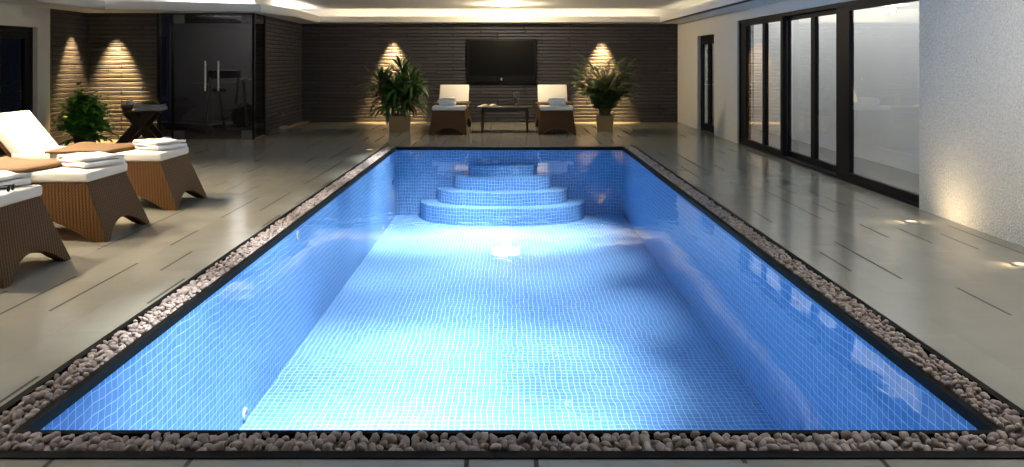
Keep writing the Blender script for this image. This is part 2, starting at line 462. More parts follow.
# soffit with cove upstand
P = [(-7.33, YFRONT), (-7.28, 13.85), (-6.45, 13.95), (-4.70, 14.55), (-4.47, 16.0), (-4.60, 18.65), (3.65, 18.65), (3.65, YFRONT)]
Wl = [(XL, YFRONT), (XL, YG), (-6.45, YG), G0, (retx(16.0), 16.0), G1, (XR, YB), (XR, YFRONT)]
bm = NB()
for i in range(len(P)-1):
    prism(bm, [P[i], P[i+1], Wl[i+1], Wl[i]], ZS, ZS+0.025)
    a, b = Vector(P[i]), Vector(P[i+1])
    d = (b-a).normalized(); nrm = Vector((d.y, -d.x))       # towards room
    if (Vector(Wl[i])-a).dot(nrm) > 0: nrm = -nrm
    a2, b2 = a - nrm*0.03, b - nrm*0.03
    prism(bm, [tuple(a), tuple(b), tuple(b2), tuple(a2)], ZS, 2.58)
struct(link_bm('ceiling_soffit', bm, CEIL), 'lowered white soffit with lit cove around the ceiling edge', 'ceiling')

bm = NB()
box(bm, G1[0], XR, YB-0.02, YB, ZS+0.025, ZC); box(bm, XR-0.02, XR, YFRONT, YB-0.02, ZS+0.025, ZC); box(bm, XL, XL+0.02, YFRONT, YG-0.02, ZS+0.025, ZC)
box(bm, XL, G0[0], YG-0.02, YG, ZS+0.025, ZC)
prism(bm, [G0, G1, (G1[0]+0.02, G1[1]), (G0[0]+0.02, G0[1])], ZS+0.025, ZC)
struct(link_bm('trim_3', bm, CEIL), 'white cove boards above the soffit', 'trim')

# gym room shell behind smoked glass
bm = NB()
box(bm, -8.3, -4.95, YG+0.12, YB, 0.0, 0.012)
bm2 = bm
prism_ok = True
struct(link_bm('floor_gym', bm, GYMWOOD), 'brown wooden floor of the exercise room', 'floor')
bm = NB()
box(bm, XL-0.25, -5.14, 18.75, 18.99, 0.012, ZS)
struct(link_bm('wall_gym', bm, GYMWALL), 'grey wall at the back of the exercise room', 'wall')

# terrace outside the glazing
bm = NB(); box(bm, XR+0.12, 9.0, 4.0, 24.0, -0.15, -0.005)
struct(link_bm('floor_terrace', bm, PAVE), 'grey paved terrace outside the sliding glazing', 'terrace')
bm = NB(); box(bm, 5.45, 5.75, 4.5, 17.2, -0.005, 3.6); box(bm, 5.45, 5.75, 18.2, 26.0, -0.005, 3.6)
struct(link_bm('wall_garden', bm, RENDER), 'pale rendered garden wall beyond the glazing', 'wall')

# ------------------------------------------------------------------ glazing on the right (window_1)
def framed_panel(name, y0, y1, z0, z1, x, parent, stile=0.07, mull=None, depth=0.06, glassmat=GLASSCLEAR, stile_far=None):
    bm = NB(); sf = stile_far or stile
    box(bm, x-depth/2, x+depth/2, y0, y0+stile, z0, z1); box(bm, x-depth/2, x+depth/2, y1-sf, y1, z0, z1)
    box(bm, x-depth/2, x+depth/2, y0+stile, y1-sf, z0, z0+0.08); box(bm, x-depth/2, x+depth/2, y0+stile, y1-sf, z1-0.06, z1)
    if mull: box(bm, x-depth/2, x+depth/2, mull-0.07, mull+0.07, z0+0.08, z1-0.06)
    s = link_bm(name, bm, DARKFRAME, parent)
    spans = [(y0+stile, y1-sf)] if not mull else [(y0+stile, mull-0.07), (mull+0.07, y1-sf)]
    for a, b in spans:
        bm = NB(); box(bm, x-0.006, x+0.006, a, b, z0+0.08, z1-0.06)
        link_bm('pane', bm, glassmat, s)
    return s
win = empty('window_1', (0, 0, 0))
struct(win, 'dark framed sliding glass doors along the right wall', 'window')
bm = NB()
XW = XR + 0.13; V0 = 7.0
box(bm, XR+0.032, XR+0.23, V0, W1, WTOP-0.05, WTOP); box(bm, XR+0.032, XR+0.23, V0, W1, 0.0, 0.035)
box(bm, XR+0.032, XR+0.23, W1-0.06, W1, 0.035, WTOP-0.05); box(bm, XR+0.032, XR+0.23, V0, V0+0.06, 0.035, WTOP-0.05)
link_bm('frame', bm, DARKFRAME, win)
framed_panel('sash', 11.84, W1-0.06, 0.035, WTOP-0.05, XW-0.05, win, 0.10, 12.72, stile_far=0.30)
framed_panel('sash', 9.88, 12.02, 0.035, WTOP-0.05, XW+0.05, win, 0.12, 10.92)
framed_panel('sash', V0+0.06, 9.90, 0.035, WTOP-0.05, XW-0.05, win, 0.10, stile_far=0.38)

# far right double door (door_1)
dr = empty('door_1'); struct(dr, 'narrow dark glazed double door in the far right wall', 'door')
bm = NB(); xd = XR+0.10
box(bm, xd-0.03, xd+0.03, D0, D0+0.06, 0, 2.05); box(bm, xd-0.03, xd+0.03, D1-0.06, D1, 0, 2.05); box(bm, xd-0.03, xd+0.03, D0+0.06, D1-0.06, 1.99, 2.05)
link_bm('door_frame', bm, DARKFRAME, dr)
mid = (D0+D1)/2
for a, b, hy in ((D0+0.06, mid-0.003, mid-0.06), (mid+0.003, D1-0.06, mid+0.06)):
    bm = NB(); s = 0.105
    box(bm, xd-0.025, xd+0.025, a, a+s, 0.01, 1.985); box(bm, xd-0.025, xd+0.025, b-s, b, 0.01, 1.985)
    box(bm, xd-0.025, xd+0.025, a+s, b-s, 0.01, 0.16); box(bm, xd-0.025, xd+0.025, a+s, b-s, 1.86, 1.985)
    lf = link_bm('leaf', bm, DARKFRAME, dr)
    bm = NB(); box(bm, xd-0.005, xd+0.005, a+s, b-s, 0.16, 1.86); link_bm('pane', bm, glass('door_pane', (0.75, 0.76, 0.74), 1.5, 1.5), lf)
    bm = NB(); tube(bm, [(xd-0.025, hy, 1.0), (xd-0.075, hy, 1.0), (xd-0.075, hy+(0.11 if hy > mid else -0.11), 1.0)], 0.009, 8)
    link_bm('handle', bm, STEEL, lf)

# left door (door_2)
dl = empty('door_2'); struct(dl, 'dark framed glass door in the white left wall', 'door')
xd = XL-0.12; bm = NB()
box(bm, xd-0.04, xd+0.04, 11.25, 11.33, 0, DZ); box(bm, xd-0.04, xd+0.04, 13.02, 13.10, 0, DZ); box(bm, xd-0.04, xd+0.04, 11.33, 13.02, DZ-0.08, DZ)
link_bm('door_frame', bm, DARKFRAME, dl)
for a, b in ((11.33, 12.17), (12.18, 13.02)):
    bm = NB(); s = 0.12
    box(bm, xd-0.03, xd+0.03, a, a+s, 0.01, DZ-0.085); box(bm, xd-0.03, xd+0.03, b-s, b, 0.01, DZ-0.085)
    box(bm, xd-0.03, xd+0.03, a+s, b-s, 0.01, 0.2); box(bm, xd-0.03, xd+0.03, a+s, b-s, DZ-0.2, DZ-0.085)
    lf = link_bm('leaf', bm, DARKFRAME, dl)
    bm = NB(); box(bm, xd-0.006, xd+0.006, a+s, b-s, 0.2, DZ-0.2); link_bm('pane', bm, GLASSDARK, lf)

# smoked glass front of the gym: door_3 (double doors) and window_2 (side light + return)
yg = YG+0.02; ZT = ZS-0.005
w2 = empty('window_2'); struct(w2, 'smoked glass side panels of the exercise room', 'window')
bm = NB(); box(bm, -6.72, -6.45, yg, yg+0.012, 0.02, ZT-0.02); link_bm('pane', bm, GLASSDARK, w2)
bm = NB()
e = 0.012
prism(bm, [(G0[0]-0.02, yg+0.02), (retx(YGR)-0.02, YGR), (retx(YGR)-0.032, YGR), (G0[0]-0.032, yg+0.02)], 0.02, ZT-0.02)
link_bm('pane', bm, GLASSDARK, w2)
for px, py in ((-6.715, yg), (-6.44, yg), (G0[0]-0.015, yg), (retx(YGR)-0.03, YGR-0.02)):
    bm = NB(); box(bm, px-0.02, px+0.02, py-0.02, py+0.03, 0.0, ZT); link_bm('post', bm, DARKFRAME, w2)
bm = NB(); box(bm, -6.70, G0[0]-0.04, yg-0.005, yg+0.02, ZT-0.02, ZT); link_bm('head_rail', bm, DARKFRAME, w2)
d3 = empty('door_3'); struct(d3, 'pair of smoked frameless glass doors to the exercise room', 'door')
xa, xm, xb = -6.415, -5.665, G0[0]-0.04
for a, b, hx, px in ((xa, xm-0.003, xm-0.13, xa), (xm+0.003, xb, xm+0.12, xb-0.2)):
    bm = NB(); box(bm, a, b, yg, yg+0.012, 0.012, ZT-0.03); lf = link_bm('leaf', bm, GLASSDARK, d3)
    for z0, z1 in ((0.012, 0.17), (ZT-0.19, ZT-0.03)):
        bm = NB(); rbox(bm, px, px+0.2, yg-0.014, yg+0.026, z0, z1, 0.004, 1); link_bm('patch_fitting', bm, DULLSTEEL, lf)
    bm = NB()
    tube(bm, [(hx, yg-0.055, 0.93), (hx, yg-0.055, 1.50)], 0.018, 10)
    for hz in (1.0, 1.43): tube(bm, [(hx, yg-0.055, hz), (hx, yg, hz)], 0.010, 8)
    link_bm('handle', bm, STEEL, lf)

# ------------------------------------------------------------------ pebbles
pebs = []
def pebble_mesh(k):
    bm = NB(); bmesh.ops.create_icosphere(bm, subdivisions=2, radius=1.0)
    off = Vector((k*7.3, k*3.1, k*1.7))
    for v in bm.verts:
        n = noise.noise(v.co*1.0 + off)*0.40
        v.co = v.co*(1+n)
    me = bpy.data.meshes.new('pebble'); bm.to_mesh(me); bm.free()
    for p in me.polygons: p.use_smooth = True
    me.materials.append(PEB)
    return me
PM = [pebble_mesh(k) for k in range(8)]
def lay(x0, x1, y0, y1, zc, dz, step, size):
    nx = max(1, round((x1-x0)/step)); ny = max(1, round((y1-y0)/step))
    for i in range(nx):
        for j in range(ny):
            x = x0 + (i+0.5)*(x1-x0)/nx + rnd.uniform(-.28, .28)*step
            y = y0 + (j+0.5)*(y1-y0)/ny + rnd.uniform(-.28, .28)*step
            s = size*rnd.uniform(0.74, 1.25)
            x = min(max(x, x0+s*0.8), x1-s*0.8) if x1-x0 < 1 else x
            y = min(max(y, y0+s*0.8), y1-s*0.8) if y1-y0 < 1 else y
            sc = (s*rnd.uniform(1.0, 1.4), s*rnd.uniform(.8, 1.0), s*rnd.uniform(.62, .85))
            rot = (rnd.uniform(-.9, .9), rnd.uniform(-.9, .9), rnd.uniform(0, 6.28))
            pebs.append((x, y, zc + rnd.uniform(-dz, dz), sc, rot))
lay(-EDGE, EDGE, 2.955, 3.095, -0.004, 0.010, 0.040, 0.0195)
lay(-EDGE, -INN, 3.12, 13.48, -0.004, 0.010, 0.034, 0.0165)
lay(INN, EDGE, 3.12, 13.48, -0.004, 0.010, 0.034, 0.0165)
n_top = len(pebs)
low = []
def lay_low(x0, x1, y0, y1):
    global pebs
    keep = pebs; pebs = low
    lay(x0, x1, y0, y1, -0.032, 0.005, 0.036, 0.020)
    pebs = keep
lay_low(-EDGE, EDGE, 2.955, 3.095); lay_low(-EDGE, -INN, 3.12, 13.48); lay_low(INN, EDGE, 3.12, 13.48)
def score(p):
    dpx = abs(p[0])*770/p[1] - 508
    return (0 if dpx < 0 else 100) + p[1] - p[3][0]*8
pebs.sort(key=score)
for i, (x, y, z, sc, rot) in enumerate(pebs[:300]):
    o = bpy.data.objects.new('pebble', PM[i % 8]); C.objects.link(o)
    o.location = (x, y, z); o.scale = sc; o.rotation_euler = rot
    tag(o, 'smooth pinkish grey pebble in the near stretch of the trough edging the pool', 'pebble', 'pebbles in the near stretch of the pool trough')
verts, faces = [], []
from mathutils import Euler
for i, (x, y, z, sc, rot) in enumerate(pebs[300:] + low):
    me = PM[i % 8]
    mx = Matrix.Translation((x, y, z)) @ Euler(rot).to_matrix().to_4x4() @ Matrix.Diagonal((*sc, 1))
    b = len(verts)
    verts += [tuple(mx @ v.co) for v in me.vertices]
    faces += [tuple(b + q for q in p.vertices) for p in me.polygons]
me = bpy.data.meshes.new('pebble_bed'); me.from_pydata(verts, [], faces)
me.materials.append(PEB)
me.polygons.foreach_set('use_smooth', [True]*len(me.polygons))
o = bpy.data.objects.new('pebble_bed', me); C.objects.link(o)
tag(o, 'grey pebble bed running along both sides of the pool', 'pebbles', kind='stuff')

# ------------------------------------------------------------------ loungers (local: foot end towards +x, origin on floor at foot-top centre)
def base_mesh():
    bm = NB()
    Lt, Wt, H = 1.85, 0.66, 0.485
    ff, fh, fs = 0.20, 0.14, 0.055
    top = [(0, -Wt/2), (0, Wt/2), (-Lt, Wt/2), (-Lt, -Wt/2)]
    bot = [(ff, -Wt/2-fs), (ff, Wt/2+fs), (-Lt-fh, Wt/2+fs), (-Lt-fh, -Wt/2-fs)]
    def arch(u, long):
        if long:
            a, b, h = 0.06, 0.94, 0.27
        else:
            a, b, h = 0.09, 0.91, 0.14
        if u <= a or u >= b: return 0.0
        t = (u-a)/(b-a)*2-1
        if long: return h*(1-abs(t)**2.2)**0.75
        return h*(1-abs(t)**2.0)**0.85
    loop_top, loop_bot = [], []
    nz = 6
    grid = []
    for s in range(4):
        t0, t1, b0, b1 = top[s], top[(s+1) % 4], bot[s], bot[(s+1) % 4]
        long = s % 2 == 1
        n = 44 if long else 28
        for k in range(n):
            u = k/n
            T = Vector((t0[0]+(t1[0]-t0[0])*u, t0[1]+(t1[1]-t0[1])*u, H))
            B = Vector((b0[0]+(b1[0]-b0[0])*u, b0[1]+(b1[1]-b0[1])*u, 0))
            f = arch(u, long)/H
            col = [bm.verts.new(B.lerp(T, f + (1-f)*q/nz)) for q in range(nz+1)]
            grid.append(col)
    m = len(grid)
    for i in range(m):
        a, b = grid[i], grid[(i+1) % m]
        for q in range(nz): bm.faces.new((a[q], b[q], b[q+1], a[q+1]))
    bm.faces.new([c[-1] for c in grid])
    return bm
def cushion_mesh(x0, x1, w, t, seams=0):
    bm = NB()
    rbox(bm, x0, x1, -w/2, w/2, 0, t, 0.022, 4)
    return bm
def throw_mesh():
    # folded brown blanket laid across the seat, softly waved, overhanging both long sides a little
    bm = NB(); nx, ny = 26, 20
    T, B = [], []
    for i in range(nx+1):
        u = i/nx
        rt, rb = [], []
        for j in range(ny+1):
            v = j/ny*2-1
            y = v*(0.385 - 0.02*math.sin(5*u)) ; x = -0.40 - 0.74*u + 0.05*v*(1-2*u) - 0.03*abs(v)**3
            edge = min(1, min(u, 1-u)*24)*min(1, (1-abs(v))*24)
            zb = 0.0015 + 0.010*max(0, math.sin(7*u + 2.2*v))*(0.3+0.7*abs(v))
            th = 0.020 + 0.010*edge**0.5 + 0.008*math.sin(6*u+1)
            rt.append(bm.verts.new((x, y, zb+th))); rb.append(bm.verts.new((x, y, zb)))
        T.append(rt); B.append(rb)
    for i in range(nx):
        for j in range(ny):
            bm.faces.new((T[i][j], T[i][j+1], T[i+1][j+1], T[i+1][j])); bm.faces.new((B[i][j], B[i+1][j], B[i+1][j+1], B[i][j+1]))
        for j in (0, ny): bm.faces.new((T[i][j], T[i+1][j], B[i+1][j], B[i][j]))
    for j in range(ny):
        for i in (0, nx): bm.faces.new((T[i][j], B[i][j], B[i][j+1], T[i][j+1]))
    return bm
def make_lounger():
    r = empty('sun_lounger')
    b = link_bm('base', base_mesh(), RATTAN, r)
    md = b.modifiers.new('thick', 'SOLIDIFY'); md.thickness = 0.03; md.offset = -1
    c = link_bm('seat_cushion', cushion_mesh(-1.50, 0.02, 0.68, 0.085), CUSHION, r, True); c.location = (0, 0, 0.486)
    # backrest, hinged at x = -1.47
    ang = R(50)
    bk = link_bm('backrest', cushion_mesh(-0.53, 0, 0.66, 0.10), CUSHION, r, True)
    bk.location = (-1.46, 0, 0.50); bk.rotation_euler = (0, ang, 0)
    bm = NB(); rbox(bm, -0.55, 0.0, -0.31, 0.31, -0.045, -0.004, 0.012, 2)
    bs = link_bm('back_shell', bm, RATTAN, r); bs.location = (-1.46, 0, 0.50); bs.rotation_euler = (0, ang, 0)
    return r
def towel_mesh(w, d, layers, th):
    # serpentine ribbon folded along x, extruded along y
    bm = NB()
    path = []
    half = w/2
    for i in range(layers):
        z = th*(i+0.5)
        xs = [(-half+th*.5) + (w-th)*k/8 for k in range(9)]
        if i % 2: xs = xs[::-1]
        path += [(x, z + 0.006*math.sin(x*17+i*2.3)) for x in xs]
        if i < layers-1:
            xe = xs[-1]; sg = 1 if i % 2 == 0 else -1
            path += [(xe + sg*th*0.45, z + th*.3), (xe + sg*th*0.45, z + th*.7)]
    n = len(path); ny = 6
    hw = th*0.50
    outl = []
    for i, (x, z) in enumerate(path):
        x0, z0 = path[max(0, i-1)]; x1, z1 = path[min(n-1, i+1)]
        dx, dz = x1-x0, z1-z0; l = math.hypot(dx, dz) or 1
        outl.append((x - dz/l*hw, z + dx/l*hw, x + dz/l*hw, z - dx/l*hw))
    A, B = [], []
    for j in range(ny+1):
        y = -d/2 + d*j/ny
        A.append([bm.verts.new((o[0], y + rnd.uniform(-.003, .003), o[1])) for o in outl])
        B.append([bm.verts.new((o[2], y + rnd.uniform(-.003, .003), o[3])) for o in outl])
    for j in range(ny):
        for i in range(n-1):
            bm.faces.new((A[j][i], A[j][i+1], A[j+1][i+1], A[j+1][i])); bm.faces.new((B[j][i], B[j+1][i], B[j+1][i+1], B[j][i+1]))
        bm.faces.new((A[j][0], A[j+1][0], B[j+1][0], B[j][0])); bm.faces.new((A[j][-1], B[j][-1], B[j+1][-1], A[j+1][-1]))
    for j in (0, ny):
        for i in range(n-1):
            f = (A[j][i], B[j][i], B[j][i+1], A[j][i+1])
            bm.faces.new(f if j == 0 else f[::-1])
    for v in bm.verts:
        u_ = v.co.z/(th*layers)
        v.co += Vector((0.025*u_*noise.noise(Vector((v.co.y*6, 1.3, w*9))), 0.02*u_*noise.noise(Vector((v.co.x*6, 4.1, d*7))), 0.016*u_*noise.noise(Vector((v.co.x*7, v.co.y*7, w*5+d)))))
    zmin = min(v.co.z for v in bm.verts)
    for v in bm.verts: v.co.z -= zmin
    return bm
LG = make_lounger()
FX = -3.53
spots = [
    (FX, 8.10, 0, 'cream cushioned rattan sun lounger farthest back in the left row, nearest the slate wall', 'sun loungers in the left row'),
    (FX, 6.75, 0, 'cream cushioned rattan sun lounger in the middle of the left row', 'sun loungers in the left row'),
    (FX, 5.46, 0, 'cream cushioned rattan sun lounger cut off by the left edge with sunglasses on it', 'sun loungers in the left row'),
    (-1.25, 15.80, -PI/2, 'rattan sun lounger at the far end, beside the dark green plant', 'sun loungers facing the pool at the far end'),
    (0.97, 15.80, -PI/2, 'rattan sun lounger at the far end, beside the feathery palm', 'sun loungers facing the pool at the far end')]
for i, (x, y, rz, lab, grp) in enumerate(spots):
    o = LG if i == 0 else copy_tree(LG)
    o.location = (x, y, 0); o.rotation_euler = (0, 0, rz); tag(o, lab, 'sun lounger', grp)
ZT_ = 0.572
THM = None
for (x, y, rz, _, _), lab in zip(spots, ('brown blanket folded across the lounger farthest back in the left row', 'brown blanket folded across the middle lounger of the left row', 'brown blanket folded across the nearest left lounger',
        'brown blanket folded across the far lounger beside the dark green plant', 'brown blanket folded across the far lounger beside the feathery palm')):
    if THM is None:
        o = link_bm('brown_blanket', throw_mesh(), THROW, None, True); THM = o
    else:
        o = THM.copy(); C.objects.link(o)
    o.location = (x, y, ZT_); o.rotation_euler = (0, 0, rz)
    tag(o, lab, 'blanket', 'brown blankets on the loungers')
for x, y, z, rz, w_, d_, ly, th_, lab in (
    (-3.69, 8.14, 0, -0.50, 0.38, 0.34, 3, 0.027, 'folded white towel on the lounger farthest back in the left row'),
    (-3.71, 6.84, 0, -0.55, 0.40, 0.36, 3, 0.027, 'folded white towel on the middle lounger of the left row'),
    (-3.79, 5.69, 0, -0.45, 0.36, 0.28, 3, 0.027, 'folded white towel behind the sunglasses on the nearest left lounger'),
    (-1.30, 16.02, 0, 0.0, 0.34, 0.24, 4, 0.040, 'plump folded white towel on the far lounger beside the dark green plant'),
    (0.98, 16.02, 0, 0.0, 0.34, 0.24, 4, 0.040, 'plump folded white towel on the far lounger beside the feathery palm')):
    t = link_bm('folded_towel', towel_mesh(w_, d_, ly, th_), TOWEL, None, True, (x, y, ZT_+z))
    t.rotation_euler = (0, 0, rz)
    tag(t, lab, 'towel', 'white towels on the loungers')

# sunglasses
sg = empty('sunglasses', (-3.545, 5.47, ZT_), R(12)); tag(sg, 'black sunglasses lying at the foot of the nearest left lounger', 'sunglasses')
for s in (-1, 1):
    bm = NB()
    bmesh.ops.create_uvsphere(bm, u_segments=20, v_segments=10, radius=1.0)
    for v in bm.verts: v.co = Vector((v.co.x*0.006 + 0.012*(1-v.co.y**2)*0.3, s*0.036 + v.co.y*0.030, 0.024 + v.co.z*0.023))
    link_bm('lens', bm, LENSBLACK, sg, True)
    bm = NB(); tube(bm, [(-0.004, s*0.068, 0.036), (-0.06, s*0.070, 0.034), (-0.11, s*0.068, 0.026), (-0.135, s*0.066, 0.010)], [0.005, 0.004, 0.004, 0.005], 8)
    link_bm('temple', bm, BEZEL, sg, True)
bm = NB()
tube(bm, [(0, -0.070, 0.034), (0.004, -0.036, 0.048), (0.004, -0.008, 0.034), (0.004, 0.008, 0.034), (0.004, 0.036, 0.048), (0, 0.070, 0.034)], 0.0045, 8)
link_bm('frame', bm, BEZEL, sg, True)

# ------------------------------------------------------------------ television
tv = empty('television', (-0.195, YB-0.005, 1.50)); tag(tv, 'large black flat television mounted on the far slate wall', 'television')
TW, T0, T1 = 0.85, -0.52, 0.545
bm = NB(); rbox(bm, -TW, TW, -0.10, -0.02, T0, T1, 0.012, 2); link_bm('housing', bm, BEZEL, tv)
bm = NB(); box(bm, -TW+0.05, TW-0.05, -0.104, -0.098, T0+0.16, T1-0.05); link_bm('screen', bm, SCREEN, tv)
bm = NB(); box(bm, -0.3, 0.3, -0.03, 0.0, -0.2, 0.25); link_bm('wall_bracket', bm, BLACK, tv)
bm = NB(); rbox(bm, -TW+0.02, TW-0.02, -0.112, -0.10, T0+0.02, T0+0.12, 0.004, 1); sp = link_bm('speaker_bar', bm, BEZEL, tv)
bm = NB()
bmesh.ops.create_uvsphere(bm, u_segments=18, v_segments=10, radius=1.0)
for v in bm.verts: v.co = Vector((v.co.x*0.022, -0.114 + v.co.y*0.004, T0+0.075 + v.co.z*0.035))
link_bm('emblem', bm, STEEL, sp, True)

# ------------------------------------------------------------------ coffee table at far end
ct = empty('coffee_table', (-0.10, 16.50, 0)); tag(ct, 'low dark wooden table between the two far loungers', 'table')
bm = NB(); rbox(bm, -0.59, 0.59, -0.30, 0.30, 0.495, 0.53, 0.012, 2); link_bm('tabletop', bm, DARKWOOD, ct)
bm = NB(); box(bm, -0.48, 0.48, -0.24, -0.22, 0.42, 0.495); box(bm, -0.48, 0.48, 0.22, 0.24, 0.42, 0.495); box(bm, -0.48, -0.46, -0.22, 0.22, 0.42, 0.495); box(bm, 0.46, 0.48, -0.22, 0.22, 0.42, 0.495)
link_bm('apron', bm, DARKWOOD, ct)
for sx in (-1, 1):
    for sy in (-1, 1):
        bm = NB(); tube(bm, [(sx*0.465, sy*0.235, 0.495), (sx*0.475, sy*0.24, 0.30), (sx*0.475, sy*0.24, 0.10), (sx*0.485, sy*0.25, 0.0)], [0.036, 0.032, 0.022, 0.026], 10)
        link_bm('leg', bm, DARKWOOD, ct, True)
mg = empty('open_magazine', (-0.42, 16.40, 0.530), R(12)); tag(mg, 'open cream magazine on the low table between the far loungers', 'magazine')
for s in (-1, 1):
    bm = NB(); rows = []
    for i in range(9):
        t = i/8; x = s*0.24*t; z = 0.004 + 0.045*math.sin(PI*min(1, t*1.1))*(1-t*0.55) + 0.012*(1-t)
        rows.append([bm.verts.new((x, -0.15, z)), bm.verts.new((x, 0.15, z)), bm.verts.new((x, 0.15, 0.0)), bm.verts.new((x, -0.15, 0.0))])
    for a, b in zip(rows, rows[1:]):
        for k in range(4): bm.faces.new((a[k], a[(k+1) % 4], b[(k+1) % 4], b[k]))
    bm.faces.new(rows[0]); bm.faces.new(rows[-1][::-1])
    link_bm('page_block', bm, PAPER, mg)
bm = NB()
lathe(bm, [(0.0, 0.0), (0.055, 0.0), (0.050, 0.02), (0.052, 0.12), (0.080, 0.30), (0.074, 0.30), (0.046, 0.12), (0.044, 0.03), (0.0, 0.025)], 28)
v = link_bm('glass_vase', bm, GLASSVASE, None, True, (0.14, 16.50, 0.530)); tag(v, 'flared clear glass vase on the low table at the far end', 'vase')

# ------------------------------------------------------------------ plants
def strap(bm, p, az, el, ln, wd, droop, seg=7, fold=0.25):
    p = Vector(p); prev = None
    e = el
    for i in range(seg+1):
        t = i/seg
        d = Vector((math.cos(az)*math.cos(e), math.sin(az)*math.cos(e), math.sin(e)))
        side = Vector((-math.sin(az), math.cos(az), 0))
        w = wd*(math.sin(PI*(0.12+0.88*t))**0.7 if t < 1 else 0.02)
        up = side.cross(d)
        cur = [bm.verts.new(p - side*w - up*(-fold*w)), bm.verts.new(p), bm.verts.new(p + side*w - up*(-fold*w))]
        if prev:
            bm.faces.new((prev[0], prev[1], cur[1], cur[0])); bm.faces.new((prev[1], prev[2], cur[2], cur[1]))
        prev = cur
        p = p + d*(ln/seg); e -= droop/seg
def square_pot(bm, w0, w1, h):
    def sq(w, z): return [bm.verts.new((sx*w, sy*w, z)) for sx, sy in ((-1, -1), (1, -1), (1, 1), (-1, 1))]
    rings = [sq(w0, 0), sq(w1, h), sq(w1*0.88, h), sq(w1*0.86, h-0.05)]
    bm.faces.new(rings[0][::-1])
    for a, b in zip(rings, rings[1:]):
        for k in range(4): bm.faces.new((a[k], a[(k+1) % 4], b[(k+1) % 4], b[k]))
    return rings
pr = random.Random(21)
pl = empty('potted_plant', (-2.36, 16.55, 0), R(8)); tag(pl, 'spreading dark green strap leaved plant in a sand coloured square pot at far end', 'potted plant')
bm = NB(); square_pot(bm, 0.215, 0.235, 0.33); link_bm('pot', bm, POT, pl)
bm = NB(); box(bm, -0.20, 0.20, -0.20, 0.20, 0.2, 0.285); link_bm('soil', bm, SOIL, pl)
bf = NB(); stems = [((0.03, 0.02), (0.06, 0.03), 1.30)]
for k in range(6): stems.append(((0.09*math.cos(k*1.05+.3), 0.09*math.sin(k*1.05+.3)), (0.36*math.cos(k*1.05+.3), 0.32*math.sin(k*1.05+.3)), 0.98 + 0.09*(k % 2)))
for k in range(6): stems.append(((0.11*math.cos(k*1.05+.8), 0.11*math.sin(k*1.05+.8)), (0.30*math.cos(k*1.05+.8), 0.26*math.sin(k*1.05+.8)), 0.66 + 0.07*(k % 3)))
for q, ((a, b), (c, d), h) in enumerate(stems):
    bm = NB(); tube(bm, [(a, b, 0.27), ((a+c)/2*0.9, (b+d)/2*0.9, 0.27+(h-0.27)*0.55), (c, d, h)], [0.020, 0.016, 0.013], 8)
    link_bm('stem', bm, STEM, pl, True)
    nl = 36 if q == 0 else 28
    for k in range(nl):
        t = k/nl
        strap(bf, (c, d, h - (0.25 if q == 0 else 0.12)*(1-t)), k*2.4 + pr.uniform(-.2, .2), -0.15 + 1.45*t**1.2 + pr.uniform(-.15, .15), pr.uniform(0.46, 0.68)*(1-0.25*t), pr.uniform(0.028, 0.042), pr.uniform(0.9, 1.6)*(1-0.6*t))
for v in bf.verts:
    if v.co.x > 0.58: v.co.x = 0.58 + (v.co.x-0.58)*0.3
    if v.co.x < 0: v.co.x *= 1.18
link_bm('foliage', bf, LEAF1, pl, True)

def frond(bf, bs, base, az, el, ln, droop, seg=16, leaf=0.26):
    p = Vector(base); e = el; pts = []
    for i in range(seg+1):
        d = Vector((math.cos(az)*math.cos(e), math.sin(az)*math.cos(e), math.sin(e)))
        pts.append((p.copy(), e)); p = p + d*(ln/seg); e -= droop*(i/seg)**0.8/seg*1.8
    tube(bs, [q for q, _ in pts], [0.010*(1-0.8*i/seg) for i in range(seg+1)], 5)
    for i in range(4, seg+1):
        t = i/seg; q, e = pts[i]
        l = leaf*(0.45 + 0.6*math.sin(PI*(0.1+0.85*t)))*(0.75 if t > .9 else 1)
        for s in (-1, 1):
            for off in (0.0, 0.33, 0.66):
                q2 = q.lerp(pts[i-1][0], off)
                strap(bf, q2, az + s*(1.15-0.3*t) + pr.uniform(-.15, .15), min(e, 0.9)*0.6 + 0.1 + pr.uniform(-.2, .2), l*pr.uniform(.85, 1.1), 0.017, 1.3, 4, 0.3)
    q, e = pts[-1]
    strap(bf, q, az, e, leaf*0.8, 0.010, 0.6, 4)
pa = empty('potted_palm', (2.05, 16.55, 0), R(-6)); tag(pa, 'feathery olive green palm in a sand coloured square pot, beside the far right lounger', 'potted palm')
bm = NB(); square_pot(bm, 0.165, 0.185, 0.33); link_bm('pot', bm, POT, pa)
bm = NB(); box(bm, -0.15, 0.15, -0.15, 0.15, 0.2, 0.285); link_bm('soil', bm, SOIL, pa)
bf, bs = NB(), NB()
for k in range(30):
    az = k*2.39996; t = (k+0.5)/30
    r = 0.02 + 0.10*pr.random()
    frond(bf, bs, (r*math.cos(az), r*math.sin(az), 0.27), az + pr.uniform(-.2, .2), 1.53 - 0.24*t + pr.uniform(-.04, .04), pr.uniform(1.36, 1.52) - 0.58*t, 1.0 + 1.0*t, 18, 0.25)
for k in range(9):
    az = k*0.7+0.3
    frond(bf, bs, (0.08*math.cos(az), 0.08*math.sin(az), 0.28), az, 1.30, pr.uniform(0.6, 0.95), 1.2, 12, 0.22)
link_bm('stems', bs, STEM, pa, True); link_bm('foliage', bf, LEAF2, pa, True)

